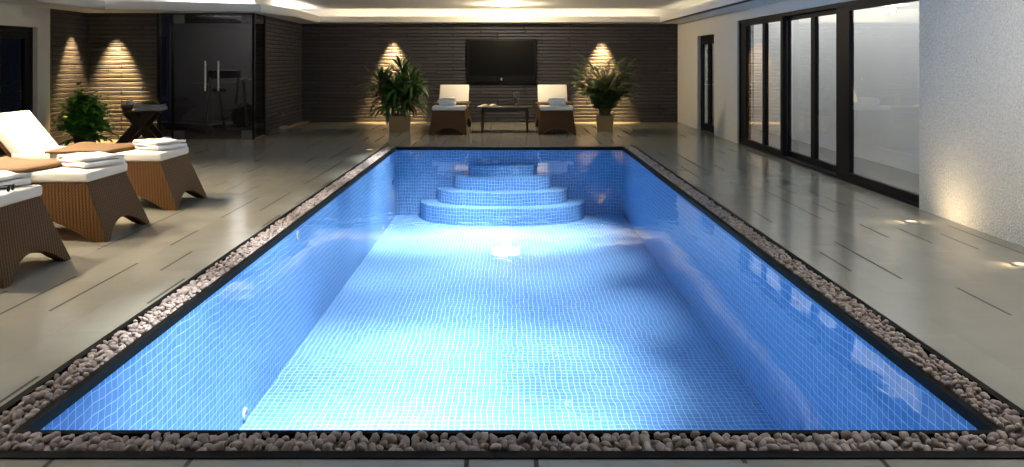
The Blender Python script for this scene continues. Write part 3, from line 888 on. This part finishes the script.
bu = empty('bushy_plant', (-7.44, 13.50, 0)); tag(bu, 'leafy green bushy plant standing in the slate corner by the left door', 'potted plant')
bm = NB(); lathe(bm, [(0, 0), (0.16, 0), (0.19, 0.20), (0.195, 0.22), (0.175, 0.22), (0.165, 0.18), (0, 0.175)], 32); link_bm('pot', bm, DARKPOT, bu, True)
bf, bs = NB(), NB()
for k in range(64):
    az = k*2.39996; t = (k+0.5)/64
    lean = 0.42*math.sqrt(t)
    h = 0.94 - 0.66*t**1.3 + pr.uniform(-.07, .07)
    if k in (4, 9): h += 0.12
    tip = Vector((lean*math.cos(az), lean*math.sin(az), h)); root = Vector((0.05*math.cos(az), 0.05*math.sin(az), 0.25))
    m1 = root.lerp(tip, 0.5) + Vector((0, 0, 0.12))
    tube(bs, [root, m1, tip], [0.010, 0.007, 0.003], 5)
    for j in range(11):
        s_ = 0.30 + 0.70*j/10
        q = root.lerp(m1, s_*2) if s_ < .5 else m1.lerp(tip, s_*2-1)
        strap(bf, q, j*2.4 + az + pr.uniform(-.3, .3), pr.uniform(0.1, 1.0), pr.uniform(0.16, 0.25), pr.uniform(0.032, 0.046), pr.uniform(0.8, 1.7), 6, 0.2)
for k in range(34):
    az = k*2.39996; r_ = 0.16 + 0.24*((k*7) % 34)/34
    q = Vector((r_*math.cos(az), r_*math.sin(az), pr.uniform(0.10, 0.40)))
    tube(bs, [(0.05*math.cos(az), 0.05*math.sin(az), 0.2), (q.x*0.6, q.y*0.6, max(0.3, q.z+0.06)), q], [0.007, 0.005, 0.003], 5)
    for j in range(7): strap(bf, q, j*2.4 + az, pr.uniform(-0.1, 0.8), pr.uniform(0.16, 0.24), pr.uniform(0.034, 0.046), pr.uniform(0.5, 1.2), 6, 0.2)
link_bm('stems', bs, STEM, bu, True); link_bm('foliage', bf, LEAF3, bu, True)

# ------------------------------------------------------------------ crossed-leg side table in the alcove and what stands on it
st = empty('side_table', (-6.73, 14.12, 0)); tag(st, 'dark wooden crossed leg table against the slate alcove wall', 'table')
bm = NB(); rbox(bm, -0.41, 0.41, -0.26, 0.26, 0.565, 0.595, 0.008, 2); link_bm('tabletop', bm, DARKWOOD, st)
for s in (-1, 1):
    for yy in (-0.15, 0.15):
        bm = NB(); hw = 0.11; y0, y1 = yy + (0.0 if s > 0 else 0.05), yy + (0.05 if s > 0 else 0.10)
        a = [(-s*0.30-hw, 0.0), (-s*0.30+hw, 0.0), (s*0.20+hw, 0.565), (s*0.20-hw, 0.565)]
        v0 = [bm.verts.new((x, y0-0.05, z)) for x, z in a]; v1 = [bm.verts.new((x, y1-0.05, z)) for x, z in a]
        bm.faces.new(v0); bm.faces.new(v1[::-1])
        for k in range(4): bm.faces.new((v0[k], v0[(k+1) % 4], v1[(k+1) % 4], v1[k]))
        link_bm('leg', bm, DARKWOOD, st)
gt = link_bm('grey_towel', towel_mesh(0.46, 0.30, 3, 0.034), GREYTOWEL, None, True, (-6.55, 14.05, 0.595)); tag(gt, 'folded grey towel on the crossed leg table', 'towel')
mt = empty('moss_tray', (-6.56, 14.07, 0.712)); tag(mt, 'shallow tray of pale green moss on the folded grey towel', 'tray')
bm = NB(); rbox(bm, -0.135, 0.135, -0.07, 0.07, 0.0, 0.03, 0.006, 1); link_bm('tray', bm, DARKWOOD, mt)
bf = NB()
for k in range(150): strap(bf, (pr.uniform(-.12, .12), pr.uniform(-.06, .06), 0.025), pr.uniform(0, 6.28), pr.uniform(.3, 1.3), pr.uniform(.04, .07), 0.008, 0.8, 3)
link_bm('moss', bf, MOSS, mt, True)
bm = NB(); lathe(bm, [(0, 0), (0.07, 0), (0.105, 0.05), (0.11, 0.11), (0.10, 0.11), (0.09, 0.05), (0, 0.03)], 28)
bo = link_bm('brown_bowl', bm, BROWNBOWL, None, True, (-6.95, 14.0, 0.595)); tag(bo, 'small brown bowl holding white balls on the crossed leg table', 'bowl')
for (x, y, z, r, lab) in ((-6.99, 13.99, 0.715, 0.052, 'smaller white ball lying left in the brown bowl'), (-6.905, 14.01, 0.728, 0.068, 'larger white ball lying right in the brown bowl')):
    bm = NB(); bmesh.ops.create_uvsphere(bm, u_segments=20, v_segments=12, radius=r)
    for v in bm.verts: v.co *= 1 + 0.06*noise.noise(v.co*30)
    tag(link_bm('white_ball', bm, WAX, None, True, (x, y, z)), lab, 'ball', 'white balls in the brown bowl')
bm = NB(); tube(bm, [(0, 0, 0), (0.01, 0, 0.15), (-0.005, 0, 0.27), (-0.02, 0, 0.42)], [0.005, 0.004, 0.003, 0.002], 6)
tag(link_bm('dry_twig', bm, STEM, None, True, (-6.80, 14.24, 0.595)), 'thin upright twig rising behind the bowl on the crossed leg table', 'twig')

# canvas bag on the floor behind the left row
bg = empty('canvas_bag', (-5.22, 11.7, 0), R(15)); tag(bg, 'slouched charcoal canvas bag on the floor behind the left loungers', 'bag')
bm = NB(); rbox(bm, -0.18, 0.18, -0.10, 0.10, 0.0, 0.27, 0.04, 4)
for v in bm.verts:
    t = v.co.z/0.27
    v.co.x *= 1 - 0.16*t; v.co.y *= 1 - 0.45*t; v.co += Vector((noise.noise(v.co*5), noise.noise(v.co*5+Vector((9, 0, 0))), 0))*0.03
link_bm('bag_body', bm, BAG, bg, True)
for y in (-0.05, 0.05):
    bm = NB(); tube(bm, [(-0.10, y, 0.24), (-0.09, y, 0.30), (-0.03, y*1.3, 0.34), (0.05, y*1.3, 0.335), (0.09, y, 0.29), (0.10, y, 0.24)], 0.010, 8)
    link_bm('handle', bm, BAGLIGHT, bg, True)

# ------------------------------------------------------------------ exercise machines behind the glass
bk = empty('exercise_bike', (-5.85, 16.1, 0.012), R(35)); tag(bk, 'dark exercise bike behind the smoked glass doors', 'exercise bike')
bm = NB(); tube(bm, [(-0.55, 0, 0.06), (0.55, 0, 0.06)], 0.035, 10); tube(bm, [(-0.10, 0, 0.06), (-0.22, 0, 0.85)], 0.03, 10); tube(bm, [(0.35, 0, 0.06), (0.28, 0, 1.05)], 0.03, 10); tube(bm, [(-0.16, 0, 0.45), (0.32, 0, 0.55)], 0.028, 10)
tube(bm, [(-0.52, -0.25, 0.035), (-0.52, 0.25, 0.035)], 0.035, 10); tube(bm, [(0.52, -0.25, 0.035), (0.52, 0.25, 0.035)], 0.035, 10)
link_bm('frame', bm, GYMGREY, bk, True)
bm = NB(); lathe(bm, [(0, -0.03), (0.26, -0.03), (0.27, 0), (0.26, 0.03), (0, 0.03)], 36)
bmesh.ops.transform(bm, matrix=Matrix.Translation((0.32, 0.09, 0.33)) @ Matrix.Rotation(PI/2, 4, 'X'), verts=bm.verts); link_bm('flywheel', bm, RUBBER, bk)
bm = NB(); rbox(bm, -0.36, -0.08, -0.09, 0.09, 0.85, 0.92, 0.03, 3); link_bm('saddle', bm, RUBBER, bk, True)
bm = NB(); tube(bm, [(0.42, -0.22, 1.12), (0.28, -0.20, 1.08), (0.27, 0, 1.05), (0.28, 0.20, 1.08), (0.42, 0.22, 1.12)], 0.018, 8); link_bm('handlebar', bm, STEEL, bk, True)
for s in (-1, 1):
    bm = NB(); tube(bm, [(0.02, s*0.05, 0.34), (0.02, s*0.12, 0.34), (0.02+s*0.16, s*0.12, 0.30)], 0.014, 8); box(bm, s*0.16-0.03, s*0.16+0.07, s*0.17-0.04, s*0.17+0.04, 0.285, 0.315); link_bm('pedal', bm, RUBBER, bk)
tm = empty('treadmill', (-6.75, 16.8, 0.012), R(-30)); tag(tm, 'dark treadmill at the back of the exercise room', 'treadmill')
bm = NB(); rbox(bm, -0.85, 0.85, -0.38, 0.38, 0.04, 0.16, 0.02, 2); link_bm('deck', bm, GYMGREY, tm)
bm = NB(); box(bm, -0.83, 0.60, -0.26, 0.26, 0.160, 0.168); link_bm('belt', bm, RUBBER, tm)
for s in (-1, 1):
    bm = NB(); tube(bm, [(0.62, s*0.36, 0.14), (0.80, s*0.36, 1.15)], 0.03, 8); tube(bm, [(0.76, s*0.36, 1.0), (0.20, s*0.36, 0.98)], 0.022, 8); link_bm('handrail', bm, STEEL, tm, True)
    bm = NB(); box(bm, -0.7, -0.6, s*0.3-0.04, s*0.3+0.04, 0, 0.04); box(bm, 0.6, 0.7, s*0.3-0.04, s*0.3+0.04, 0, 0.04); link_bm('foot', bm, RUBBER, tm)
bm = NB(); rbox(bm, 0.72, 0.86, -0.38, 0.38, 1.12, 1.30, 0.03, 2); link_bm('console', bm, RUBBER, tm)
el = empty('elliptical_trainer', (-5.45, 17.3, 0.012), R(-60)); tag(el, 'dark elliptical trainer at the right of the exercise room', 'elliptical trainer')
bm = NB(); tube(bm, [(-0.75, 0, 0.06), (0.70, 0, 0.06)], 0.04, 10); tube(bm, [(0.45, 0, 0.06), (0.35, 0, 1.35)], 0.035, 10); tube(bm, [(-0.72, -0.28, 0.04), (-0.72, 0.28, 0.04)], 0.035, 10); tube(bm, [(0.68, -0.28, 0.04), (0.68, 0.28, 0.04)], 0.035, 10); link_bm('frame', bm, GYMGREY, el, True)
bm = NB(); lathe(bm, [(0, -0.08), (0.27, -0.08), (0.30, -0.03), (0.30, 0.03), (0.27, 0.08), (0, 0.08)], 32)
bmesh.ops.transform(bm, matrix=Matrix.Translation((-0.42, 0, 0.40)) @ Matrix.Rotation(PI/2, 4, 'X'), verts=bm.verts); link_bm('flywheel_housing', bm, RUBBER, el)
for s in (-1, 1):
    bm = NB(); tube(bm, [(0.42, s*0.24, 0.28), (0.36, s*0.24, 0.95), (0.20, s*0.22, 1.55)], 0.02, 8); tube(bm, [(0.42, s*0.24, 0.28), (-0.42, s*0.20, 0.36+s*0.1)], 0.022, 8); tube(bm, [(0.37, 0, 0.95), (0.36, s*0.24, 0.95)], 0.02, 8); link_bm('swing_arm', bm, STEEL, el, True)
    bm = NB(); rbox(bm, -0.20, 0.15, s*0.22-0.07, s*0.22+0.07, 0.33+s*0.04, 0.37+s*0.04, 0.01, 1); link_bm('footplate', bm, RUBBER, el)
bm = NB(); rbox(bm, 0.27, 0.37, -0.15, 0.15, 1.28, 1.5, 0.02, 2); link_bm('console', bm, RUBBER, el)

# ------------------------------------------------------------------ pool wall fittings
def nozzle(x, y, z, label, dark=False):
    n = empty('pool_nozzle', (x, y, z)); tag(n, label, 'pool fitting', 'inlet nozzles on the left pool wall')
    def disc(nm, prof, m_):
        bm = NB(); lathe(bm, prof, 20); bmesh.ops.transform(bm, matrix=Matrix.Rotation(PI/2, 4, 'Y'), verts=bm.verts); link_bm(nm, bm, m_, n, True)
    disc('flange', [(0, 0), (0.045, 0), (0.042, 0.010), (0.028, 0.014), (0.028, 0.010), (0, 0.010)], BEZEL if dark else WAX)
    disc('eyeball', [(0.027, 0.010), (0.022, 0.022), (0.010, 0.026), (0.010, 0.016), (0, 0.016)], STEEL)
nozzle(-WX, 5.72, -1.12, 'white inlet nozzle low on the left pool wall near the front')
nozzle(-WX, 7.15, -0.12, 'small inlet just under the water on the left pool wall')
nozzle(-WX, 12.0, -1.12, 'white inlet nozzle low on the left pool wall near the steps')
nozzle(-WX, 13.0, -0.55, 'black inlet nozzle high on the left pool wall beside the steps', True)

# ------------------------------------------------------------------ lights
def lamp(kind, name, loc, energy, col, parent=None, aim=None, **kw):
    d = bpy.data.lights.new(name, kind); d.energy = energy; d.color = col
    for k, v in kw.items(): setattr(d, k, v)
    o = bpy.data.objects.new(name, d); C.objects.link(o); o.location = loc
    if aim is not None:
        o.rotation_euler = (Vector(aim)-Vector(loc)).to_track_quat('-Z', 'Y').to_euler()
    return o
WARM = (1.0, 0.62, 0.25); SOFT = (1.0, 0.83, 0.60); COOL = (0.86, 0.93, 1.0); NEUT = (1.0, 0.95, 0.88)

def downlight(x, y, z, label, grp, lensm=LAMPCOOL, r=0.04):
    f = empty('downlight', (x, y, z)); tag(f, label, 'downlight', grp)
    bm = NB(); lathe(bm, [(r, 0.0), (r*1.35, 0.0), (r*1.35, -0.006), (r*1.1, -0.010), (r, -0.006)], 24); link_bm('trim_ring', bm, STEEL, f, True)
    bm = NB(); lathe(bm, [(0, -0.002), (r, -0.002), (r, -0.004), (0, -0.004)], 24); link_bm('lens', bm, lensm, f)
    return f
# wall-washing spots
for x, y, wx, wy, lab, en in (
        (-2.87, YB-0.26, -2.87, YB, 'recessed spot in the soffit above the dark green plant', 1900),
        (2.27, YB-0.26, 2.27, YB, 'recessed spot in the soffit above the feathery palm', 1900),
        (-7.50, YG-0.30, -7.50, YG, 'recessed spot in the soffit washing the alcove slate', 1600),
        (XL+0.26, 14.12, XL, 14.12, 'recessed spot in the soffit over the narrow slate strip', 1050)):
    downlight(x, y, ZS, lab, 'soffit spots washing the slate', LAMPWARM)
    lamp('SPOT', 'slate_spot', (x, y, ZS-0.015), en, WARM, aim=(wx, wy, 0.30), spot_size=R(47), spot_blend=0.8, shadow_soft_size=0.02)
for x, y, lab in ((-3.65, 18.82, 'small soffit spot left of the glow over the dark green plant'), (-1.85, 18.82, 'small soffit spot between the dark green plant and the television'), (0.15, 18.82, 'small soffit spot above the television'),
                  (-6.25, 14.35, 'small soffit spot over the smoked glass doors'), (-4.80, 16.5, 'small soffit spot by the slate return wall')):
    downlight(x, y, ZS, lab, 'small soffit spots')
# floor uplights
for x, y, lab, en in ((3.74, 7.17, 'small lit floor light beside the rough white wall and the glazing', 5.0), (3.76, 5.66, 'small lit floor light at the right edge of the photo', 5.0), (-2.36, 13.0, 'small lit floor light by the far left pool corner', 0.5)):
    f = empty('floor_light', (x, y, 0)); tag(f, lab, 'floor light', 'floor lights along the deck')
    bm = NB(); lathe(bm, [(0, 0), (0.065, 0), (0.065, 0.006), (0.05, 0.010), (0.045, 0.008), (0, 0.008)], 28); link_bm('bezel', bm, STEEL, f, True)
    bm = NB(); lathe(bm, [(0.044, 0.0085), (0.030, 0.0095), (0, 0.010)], 24); link_bm('lens', bm, LAMPSOFT, f, True)
    if x > 0: lamp('SPOT', 'floor_wash', (x, y, 0.045), en*1.3, (1.0, 0.76, 0.45), aim=(x-1, y, 0.0), spot_size=R(110), spot_blend=1.0, shadow_soft_size=0.01)
    if x < 0:
        for sx in (-1, 1): lamp('SPOT', 'floor_wash', (x, y, 0.045), 2.2, (1.0, 0.9, 0.75), aim=(x+sx, y, 0.0), spot_size=R(110), spot_blend=1.0, shadow_soft_size=0.01)
    if x > 0: lamp('SPOT', 'wall_graze', (x, y, 0.03), en*2.6, (1.0, 0.76, 0.45), aim=(XR, y-0.06, 0.28), spot_size=R(140), spot_blend=1.0, shadow_soft_size=0.02)
# round flush ceiling light at far end
cl = empty('ceiling_light', (-0.08, 17.15, ZC)); tag(cl, 'round warm flush ceiling light near the far cove', 'ceiling light')
bm = NB(); lathe(bm, [(0, 0), (0.36, 0), (0.36, -0.012), (0, -0.012)], 40); link_bm('backplate', bm, CEIL, cl)
bm = NB(); lathe(bm, [(0.33, -0.012), (0.32, -0.030), (0.22, -0.045), (0, -0.050)], 40); link_bm('diffuser', bm, DIFFUSER, cl, True)
lamp('POINT', 'ceiling_light_glow', (-0.08, 17.15, ZC-0.13), 210, (1.0, 0.80, 0.52), shadow_soft_size=0.06)

# cove LED strips
def cove(a, b, inward, en, col, lab):
    a, b = Vector(a), Vector(b); c = (a+b)/2; d = (b-a); ln = d.length; u = d.normalized()
    nrm = Vector((inward[0], inward[1]))
    loc = Vector((c.x, c.y, ZS+0.06))
    ld = bpy.data.lights.new('cove_glow', 'AREA'); ld.shape = 'RECTANGLE'; ld.size = ln; ld.size_y = 0.03; ld.energy = en; ld.color = col
    o = bpy.data.objects.new('cove_glow', ld); C.objects.link(o); o.location = loc
    z = -(Vector((nrm.x, nrm.y, 0.9))).normalized(); x = Vector((u.x, u.y, 0)); y = z.cross(x)
    o.rotation_euler = Matrix((x, y, z)).transposed().to_euler()
    f = empty('cove_strip', (c.x, c.y, ZS+0.025), math.atan2(u.y, u.x)); tag(f, lab, 'light strip', 'light strips in the ceiling cove')
    bm = NB(); box(bm, -ln/2, ln/2, -0.012, 0.012, 0, 0.012); link_bm('channel', bm, STEEL, f)
    bm = NB(); box(bm, -ln/2, ln/2, -0.008, 0.008, 0.012, 0.018); link_bm('diffuser', bm, LEDWARM, f)
cove((-4.5, 18.74), (3.6, 18.74), (0, 1), 15, (1.0, 0.84, 0.60), 'warm light strip in the cove above the far slate wall')
cove((3.74, 18.6), (3.74, 1.0), (1, 0), 18, (1.0, 0.86, 0.62), 'light strip in the cove along the right wall')
cove((-7.42, 1.0), (-7.42, 13.7), (-1, 0), 150, (0.92, 0.96, 1.0), 'white light strip in the cove along the left wall')
cove((-6.35, 14.10), (-4.85, 14.61), (-0.3, 0.95), 16, (0.94, 0.97, 1.0), 'white light strip in the cove over the glass doors')
cove((-4.60, 16.1), (-4.70, 18.55), (-1, 0), 14, (1.0, 0.95, 0.85), 'white light strip in the cove by the slate return')

# unseen fill downlights added to brighten the pool floor and walls
k = 0
for y, en in ((4.6, 1750), (6.4, 1450), (8.2, 900), (9.8, 1150), (11.4, 2400)):
    for x in (-0.75, 0.75):
        k += 1
        downlight(x, y, ZC, '%s fill downlight added over the pool, %s from the viewer' % ('left' if x < 0 else 'right', {4.6: 'first', 6.4: 'second', 8.2: 'third', 9.8: 'fourth', 11.4: 'fifth'}[y]), 'fill downlights added over the pool', LAMPCOOL, 0.05)
        lamp('SPOT', 'pool_fill', (x, y, ZC-0.015), en, (0.93, 0.98, 1.0), aim=(x-((0.35 if y > 8 else 0.6) if x > 0 else 0.45), y+(0.45 if y > 9 else 0), 0), spot_size=R(50), spot_blend=0.85, shadow_soft_size=0.04)
# general room light: unseen fill panels added near the viewer, spots over the loungers
for x, y, en, sz in ((-4.6, 3.2, 46, 1.2), (2.7, 4.0, 45, 1.2)):
    f = empty('fill_panel', (x, y, ZC)); tag(f, 'added unseen square fill panel %s the viewer' % ('left of' if x < 0 else 'right of'), 'ceiling light', 'added fill panels above the near deck')
    bm = NB(); box(bm, -sz/2-0.03, sz/2+0.03, -sz/2-0.03, sz/2+0.03, -0.02, 0); link_bm('frame', bm, CEIL, f)
    bm = NB(); box(bm, -sz/2, sz/2, -sz/2, sz/2, -0.024, -0.02); link_bm('diffuser', bm, emit('panel', (1.0, 0.93, 0.82), 1.5), f)
    lamp('AREA', 'panel_fill', (x, y, ZC-0.03), en, (1.0, 0.93, 0.82), aim=(x, y, 0), shape='SQUARE', size=sz)
for x, y, en, lab in ((-5.6, 8.7, 980, 'ceiling spot over the lounger farthest back'), (-5.6, 7.2, 1000, 'ceiling spot over the middle left lounger'), (-5.4, 5.7, 980, 'ceiling spot over the nearest left lounger')):
    downlight(x, y, ZC, lab, 'ceiling spots over the left loungers')
    lamp('SPOT', 'lounger_spot', (x, y, ZC-0.015), en, SOFT, aim=(x+0.9, y-0.1, 0), spot_size=R(100), spot_blend=0.6, shadow_soft_size=0.05)
for y, ay, lab in ((3.6, 4.9, 'added fill spot nearest the viewer, brightening the right wall'), (5.2, 6.5, 'second added fill spot brightening the right wall')):  # unseen spots added to lift the near right wall
    downlight(2.3, y, ZC, lab, 'added fill spots for the right wall')
    lamp('SPOT', 'wall_fill', (2.3, y, ZC-0.015), 200, (1.0, 0.95, 0.88), aim=(XR, ay, 1.3), spot_size=R(85), spot_blend=1.0, shadow_soft_size=0.06)
# fill added to brighten the garden wall behind the panes, no fixture
lamp('AREA', 'terrace_fill', (4.75, 14.0, 3.4), 400, (0.97, 0.98, 1.0), aim=(5.45, 14.0, 1.2), shape='RECTANGLE', size=20.0, size_y=0.3)
lamp('POINT', 'gym_fill', (-6.2, 17.6, 2.3), 24, (1.0, 0.93, 0.85), shadow_soft_size=0.15)  # fill added so the machines and wooden floor show, no fixture

# ------------------------------------------------------------------ world, camera, view
wd = bpy.data.worlds.new('night'); S.world = wd; wd.use_nodes = True
wd.node_tree.nodes['Background'].inputs[0].default_value = (0.010, 0.014, 0.022, 1)
wd.node_tree.nodes['Background'].inputs[1].default_value = 0.6
cam = bpy.data.cameras.new('camera'); co = bpy.data.objects.new('camera', cam); C.objects.link(co)
co.location = (0, 0, 1.5); co.rotation_euler = (PI/2, 0, 0)
cam.sensor_fit = 'HORIZONTAL'; cam.sensor_width = 36.0; cam.lens = 770*36/1024
cam.shift_x = 2.5/1024; cam.shift_y = -172.5/1024
cam.clip_start = 0.05; cam.clip_end = 200
S.camera = co
S.view_settings.view_transform = 'Standard'; S.view_settings.look = 'None'
S.view_settings.exposure = 0.0; S.view_settings.gamma = 1.0; S.view_settings.use_curve_mapping = False
S.cycles.use_denoising = True
S.cycles.max_bounces = 10; S.cycles.transparent_max_bounces = 12
S.cycles.sample_clamp_indirect = 6.0
